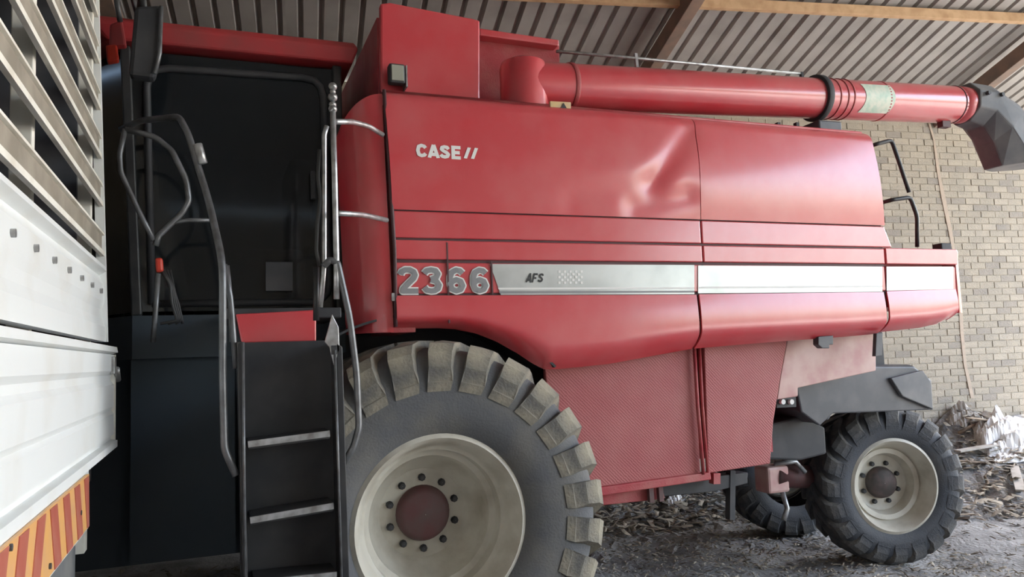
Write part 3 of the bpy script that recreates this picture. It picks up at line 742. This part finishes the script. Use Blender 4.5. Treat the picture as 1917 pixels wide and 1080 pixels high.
# ================================================================== LIVESTOCK TRUCK BODY
TX = -.45
T = thing('livestock_truck', 'white livestock truck body with open slatted side and red yellow chevron board', 'truck', (-1.5, 1.2, 0))
YE = 3.83; YN = -2.2; TW = -2.75
def txl(z): return TX - .030*(z-2.0)
def tz(py, Y=YE): d = atY(195, py, Y); return d.z
def tp(mb, name, m, parent=T, **k): return mb.build(name, m, parent, **k)
def profile_bar(prof, y0, y1, name, m, parent=T, bevel=0):       # prof: (x, z) section run along Y
    return tp(MB().loft([[Vector((x, y0, z)) for x, z in prof], [Vector((x, y1, z)) for x, z in prof]]), name, m, parent, bevel=bevel)
slats = [(84,120),(172,207),(257,298),(346,387),(437,480)]
slats = [(-6,34)] + slats
for (ya, yb) in slats:
    z1, z0 = tz(ya), tz(yb); h = z1-z0; x = txl((z0+z1)/2)
    pr = [(x-.010, z1),(x+.005, z1),(x+.005, z1-.009),(x-.007, z1-.011),(x-.007, z0+.026),(x+.005, z0+.022),(x+.006, z0),(x-.010, z0)]
    sb = profile_bar(pr, YN, YE, 'side_slat', 'cream')
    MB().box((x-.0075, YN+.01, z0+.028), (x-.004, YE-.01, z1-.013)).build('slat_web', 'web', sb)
    profile_bar([(TW-(a-TX), b) for a, b in pr], YN, YE, 'side_slat', 'charcoal')  # far slats coloured dark so the inside of the body looks shaded
ztop, zlow = tz(-20), tz(640)
for y in (YE-.035, 2.62, 1.35, 0.0, -1.3, YN+.03):
    for xx in (txl(2.6)-.062, TW+.062):
        tp(MB().box((xx-.03, y-.018, zlow-.05), (xx+.03, y+.018, ztop)), 'side_post', 'cream', bevel=.004)
tp(MB().box((TW, YN, tz(-30)), (txl(3.3)-.02, YE, tz(-42))), 'roof_light_block', 'white')  # unseen roof added to shut out light and darken the inside
# bright corner trim of the far end
tp(MB().add([(txl(ztop)-.03,YE,ztop),(txl(ztop)+.008,YE,ztop),(txl(ztop)+.008,YE+.025,ztop),(txl(ztop)-.03,YE+.025,ztop),
             (txl(zlow)-.03,YE,zlow),(txl(zlow)+.008,YE,zlow),(txl(zlow)+.008,YE+.025,zlow),(txl(zlow)-.03,YE+.025,zlow)],
            [(0,1,2,3),(7,6,5,4),(0,4,5,1),(1,5,6,2),(2,6,7,3),(3,7,4,0)]), 'corner_trim', 'white')
# end frame (facing the shed's back) bars
for (ya, yb) in slats:
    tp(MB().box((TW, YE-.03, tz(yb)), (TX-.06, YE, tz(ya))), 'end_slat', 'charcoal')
# lower side: top rail, panel with two swages
zA, zB = tz(522), tz(640)
x = txl(zA)
profile_bar([(x-.05,tz(500)),(x+.006,tz(500)),(x+.010,tz(508)),(x-.02,tz(516)),(x-.004,tz(532)),(x-.05,tz(532))], YN, YE, 'side_rail', 'white')
zs = [tz(532), tz(566), tz(580), tz(596), tz(612), zB]
xo = [-.004, -.002, -.012, -.012, 0, 0]
pr = [(txl(z)+o, z) for z, o in zip(zs, xo)] + [(txl(z)-.04, z) for z in reversed(zs)]
profile_bar(pr, YN, YE, 'side_panel', 'white')
for i in range(15):
    y = YE - .12 - .26*i; z = tz(549)
    tp(MB().tube([(txl(z)-.004, y, z), (txl(z)+.008, y, z)], .011, 8), 'side_bolt', 'steel')
    if i == 9: break
# drop side: sits a little proud, swaged, hinged at the far end
YD = 3.95; xd = -.425
def tzd(py): return atY(212, py, YD).z
profile_bar([(xd-.05,tzd(650)),(xd+.012,tzd(650)),(xd+.016,tzd(660)),(xd-.004,tzd(663)),(xd-.05,tzd(663))], YN, YD, 'drop_rail', 'white')
zz = [tzd(664), tzd(694), tzd(702), tzd(712), tzd(720), tzd(760), tzd(768), tzd(774), tzd(812)]
xx_ = [0, 0, -.014, -.014, 0, 0, -.010, 0, .002]
pr = [(xd+o, z) for z, o in zip(zz, xx_)] + [(xd-.05, z) for z in reversed(zz)]
profile_bar(pr, YN, YD, 'drop_side', 'white')
profile_bar([(xd-.05,tzd(812)),(xd-.012,tzd(812)),(xd-.012,tzd(822)),(xd+.016,tzd(824)),(xd+.016,tzd(836)),(xd-.05,tzd(840))], YN, YD, 'bottom_rail', 'white')
tp(MB().box((xd-.006, YD-.10, tzd(700)), (xd+.014, YD-.04, tzd(668))), 'hinge', 'steel', bevel=.004)
tp(MB().tube([(xd+.012, YD-.02, tzd(690)), (xd+.012, YD+.03, tzd(712))], .014, 8), 'latch_pin', 'steel', smooth=True)
tp(MB().box((xd-.03, YD, tzd(832)), (xd+.006, YD+.02, tzd(664))), 'drop_end', 'cream')
# far wall, floor, chassis
tp(MB().box((TW-.04, YN, tzd(664)), (TW-.012, YE, tz(-30))), 'far_light_block', 'charcoal')  # dark closed board added to stop light leaking through the far side
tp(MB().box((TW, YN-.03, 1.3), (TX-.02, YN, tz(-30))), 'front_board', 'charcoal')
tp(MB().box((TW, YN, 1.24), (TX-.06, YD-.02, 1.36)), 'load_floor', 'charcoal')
tp(MB().box((TW, YE-.10, 1.3), (TX-.10, YE-.07, tz(-30))), 'end_light_block', 'charcoal')  # dark board carried to full height to keep the inside in shade
tp(MB().box((-2.1, YN, .95), (-1.95, YE-.2, 1.24)), 'chassis_rail', 'charcoal')
tp(MB().box((-1.2, YN, .95), (-1.05, YE-.2, 1.24)), 'chassis_rail', 'charcoal')
# wheels of the truck, behind the mudflap
for y in (2.0, 3.1):
    for x in (-.75, -2.45):
        o = bpy.data.objects.new('truck_tyre', MB().lathe([(.29,-.12),(.42,-.14),(.5,-.12),(.51,0),(.5,.12),(.42,.14),(.29,.12)], 40).mesh('truck_tyre', 'rubber', smooth=True))
        link(o, (x, y, .5), T); o.rotation_euler.z = R(90); solid(o, .01)
        o = bpy.data.objects.new('truck_rim', MB().lathe([(.30,-.12),(.27,-.06),(.12,0),(.001,0)], 32).mesh('truck_rim', 'white', smooth=True))
        link(o, (x, y, .5), T); o.rotation_euler.z = R(90); solid(o, .01)
tp(MB().tube([(-2.5, 2.0, .5), (-.7, 2.0, .5)], .06, 12), 'truck_axle', 'charcoal')
tp(MB().tube([(-2.5, 3.1, .5), (-.7, 3.1, .5)], .06, 12), 'truck_axle', 'charcoal')
tp(MB().box((TW+.2, YE-.16, .98), (-.5, YE-.08, 1.24)), 'cross_member', 'cream')
# skirt with the chevron board
xs_ = xd - .03
def onside(px, py): p = atX(px, py, xs_); return p
c1, c2 = onside(166, 893), onside(168, 968); zt_, zb_ = onside(80, 958).z, onside(100, 1071).z
zt_ = (onside(166,888).z + onside(30,1006).z)/2; zb_ = onside(100,1071).z
yE_ = onside(167, 930).y; yS_ = yE_-2.1
bd = tp(MB().box((xs_-.012, yS_, zb_), (xs_, yE_, zt_)), 'chevron_board', 'chev_y', bevel=.002)
hh = zt_-zb_
mid = onside(88, 1020).y
pitch = .215; lean = hh*.55
k = 0
for sgn in (1, -1):
    for i in range(9):
        y0 = mid + sgn*(.055 + pitch*i); wd = pitch*.5*sgn
        if not (yS_+.02 < y0 < yE_-.03): continue
        P = [(y0+sgn*lean*.55, zb_+.004), (y0+wd+sgn*lean*.55, zb_+.004), (y0+wd-sgn*lean*.2, zt_-.004), (y0-sgn*lean*.2, zt_-.004)]
        P = [(min(max(a, yS_+.01), yE_-.008), b) for a, b in P]
        mb = MB().add([(xs_-.001, a, b) for a, b in P] + [(xs_+.003, a, b) for a, b in P], [(0,1,2,3),(7,6,5,4),(0,4,5,1),(1,5,6,2),(2,6,7,3),(3,7,4,0)])
        mb.build('red_stripe', 'chev_r', bd)
for q in ((18,1025),(92,1060),(150,960)):
    p = onside(*q); p.x = xs_; MB().tube([p, p+Vector((.006,0,0))], .009, 8).build('rivet', 'charcoal', bd)
tp(MB().box((xs_-.05, YN, zb_-.02), (xs_-.014, yE_+.09, zt_+.07)), 'skirt', 'white')
tp(MB().box((xs_-.10, yE_-.9, .38), (xs_-.06, yE_+.10, zb_+.1)), 'mudflap', 'boot')

# ================================================================== LITTER AND RUBBISH
def gz(x, y): return ground_h(x, y)
def flakes(n, region, m, name, label, smin, smax, zfun=None, lift=.012):
    mb = MB()
    for _ in range(n):
        x, y = region()
        z = (zfun(x, y) if zfun else gz(x, y)) + random.uniform(.002, lift)
        L = random.uniform(smin, smax); W_ = L*random.uniform(.15, .6); a = random.uniform(0, 6.28)
        d = Vector((math.cos(a), math.sin(a), random.uniform(-.35,.35)))*L/2; s_ = Vector((-math.sin(a), math.cos(a), random.uniform(-.4,.4)))*W_/2
        c = Vector((x, y, z+abs(d.z)+abs(s_.z))); k = Vector((0,0,.006))
        mb.add([c-d-s_, c+d-s_*.6, c+d+s_*.6, c-d+s_, c+k], [(0,1,4),(1,2,4),(2,3,4),(3,0,4),(3,2,1,0)])
    return tag(mb.build(name, m, origin=(0,0,0)), label, 'litter', kind='stuff')
def heap(x, y):                                      # rubbish bank against the back wall
    q = invS(Vector((x, y, 0))); d = max(0, YW - q.y); k = min(1, max(0, (q.x-5.3)/1.0))
    base = max(0, 1 - d/(1.1+.9*k))*(.35+.65*k)
    return gz(x, y) + (.80*base**1.25)*(.75+.25*math.sin(q.x*1.7)+.12*math.sin(q.x*5.1+q.y*3))
def hp(u, v):
    q = S(2.2 + 8.2*u, YW-.05-2.2*(1-v)); q.z = heap(q.x, q.y) - .015*(1-v) + .04*math.sin(u*140)*v*(1-v) + random.uniform(-.02,.03)*(1 if 0 < v < 1 else 0); return q
tag(MB().grid(hp, 110, 22).build('rubbish_bank', 'earth', origin=S(5,7,0)), 'bank of earth and farm rubbish heaped along the brick wall', 'rubbish heap', kind='stuff')
random.seed(21)
flakes(6000, lambda: (random.uniform(1.5, 5.6), 2.9 + 4.7*random.random()**1.1), 'straw', 'chaff', 'pale chaff scattered on the floor under the harvester', .015, .055)
flakes(2200, lambda: (random.uniform(2.0, 8.6), random.uniform(2.9, 6.6)), 'dark_straw', 'dead_leaves', 'dark dead leaves strewn over the floor around the rear wheel', .02, .07)
flakes(500, lambda: (random.uniform(-1.2, .9), random.uniform(3.9, 7.4)), 'dark_straw', 'floor_litter', 'dark litter lying in the gap behind the truck', .03, .09)
def on_heap():
    x_ = random.uniform(2.4, 10.0); q = S(x_, YW-random.uniform(.1, 1.2 if x_ < 5.4 else 2.1)); return q.x, q.y
flakes(2200, on_heap, 'straw', 'bark_chips', 'pale bark chips and husks covering the rubbish bank', .04, .14, heap, .05)
flakes(1300, on_heap, 'dark_straw', 'leaf_mould', 'brown leaf mould over the rubbish bank', .05, .15, heap, .05)

def heap_at(px, py):
    d = ray(px, py); t = 4.0
    for _ in range(900):
        p = CAM + d*t
        if p.z <= heap(p.x, p.y): return p
        t += .01
    return p
def crumple(px, py, sx, sy, sz, label, seed, m='plastic', rot=0, name='plastic_sheet', cat='plastic sheet'):
    rnd = random.Random(seed); p = heap_at(px, py); n = 14
    ph = [rnd.uniform(0, 6.28) for _ in range(6)]
    def fn(u, v):
        a, b = (u-.5)*2, (v-.5)*2; e = max(0, 1 - (a*a)**1.2)*max(0, 1-(b*b)**1.2)
        z = sz*e*(.55+.3*math.sin(a*4+ph[0])*math.cos(b*3+ph[1])+.25*math.sin(a*8+b*5+ph[2])) + .02*math.sin(a*13+ph[3])*math.cos(b*11+ph[4])
        x, y = a*sx/2*(1+.12*math.sin(b*4+ph[5])), b*sy/2*(1+.15*math.sin(a*3+ph[1]))
        X = p.x + x*math.cos(rot) - y*math.sin(rot); Y = p.y + x*math.sin(rot) + y*math.cos(rot)
        return X, Y, max(heap(X, Y)-.01, p.z*0+heap(X, Y)) + abs(z) + .01
    o = MB().grid(fn, n, n).build(name, m, origin=(p.x, p.y, p.z)); solid(o, .006); tag(o, label, cat, 'sheets of plastic on the rubbish bank'); return o
crumple(1905, 815, .75, .40, .26, 'bright white plastic sheet at the right edge on the rubbish bank', 3, rot=.3)
crumple(1840, 812, .42, .22, .16, 'crumpled greyish plastic sheet on the bank right of the rear tyre', 5, 'board', .8)
crumple(1872, 792, .40, .30, .18, 'pale wrinkled plastic highest on the rubbish bank by the wall', 8, rot=1.2)
crumple(1905, 850, .60, .20, .06, 'flat long white plastic strip lowest on the rubbish bank', 9, rot=-.2)
crumple(1262, 945, .26, .18, .10, 'small pale plastic scrap on the floor below the red ribbed shields', 12, rot=.6)
crumple(1862, 825, .50, .30, .24, 'tall peaked white plastic sheet in the middle of the rubbish bank', 31, rot=.5)
crumple(1800, 780, .30, .25, .14, 'torn grey plastic nearest the rear tyre on the bank', 15, 'board', .2)
def branch(px, py, L, az, el_, r_, label, seed):
    rnd = random.Random(seed); p = heap_at(px, py)
    d = Vector((math.cos(az)*math.cos(el_), math.sin(az)*math.cos(el_), math.sin(el_)))
    pts = []; rad = []
    for i in range(7):
        q = p + d*(L*(i/6)) + Vector((rnd.uniform(-1,1), rnd.uniform(-1,1), 0))*.02*i/2
        q.z = max(q.z, heap(q.x, q.y)) + r_*.8
        pts.append(q); rad.append(r_*(1-.09*i))
    o = MB().tube(pts, rad, 7).build('branch', 'stick', origin=p, smooth=True); tag(o, label, 'branch', 'dry branches on the rubbish bank')
branch(1795, 815, .8, -.3, .05, .022, 'dry branch lying beside the torn grey plastic', 1)
branch(1850, 870, .9, 2.6, .10, .018, 'thin dry branch below the white plastic sheets', 2)
branch(1840, 930, .8, .5, .02, .016, 'lowest dry branch on the bank near the tyre', 3)
branch(1868, 792, .7, 3.3, .15, .020, 'highest dry branch on the bank close to the brick wall', 4)
def board(px, py, L, wd, az, tilt, label):
    p = heap_at(px, py); d = Vector((math.cos(az)*math.cos(tilt), math.sin(az)*math.cos(tilt), math.sin(tilt)))
    a, b = p - d*L/2, p + d*L/2
    a.z = max(a.z, heap(a.x, a.y)+.03); b.z = max(b.z, heap(b.x, b.y)+.03)
    tag(MB().beam(a, b, wd, .022).build('board', 'board', origin=p, bevel=.003), label, 'board', 'old boards on the rubbish bank')
board(1870, 838, 1.2, .10, -.1, .0, 'weathered grey board lying across the bank under white plastic')
board(1905, 905, .7, .09, .7, .05, 'short weathered board low on the bank at the right edge')
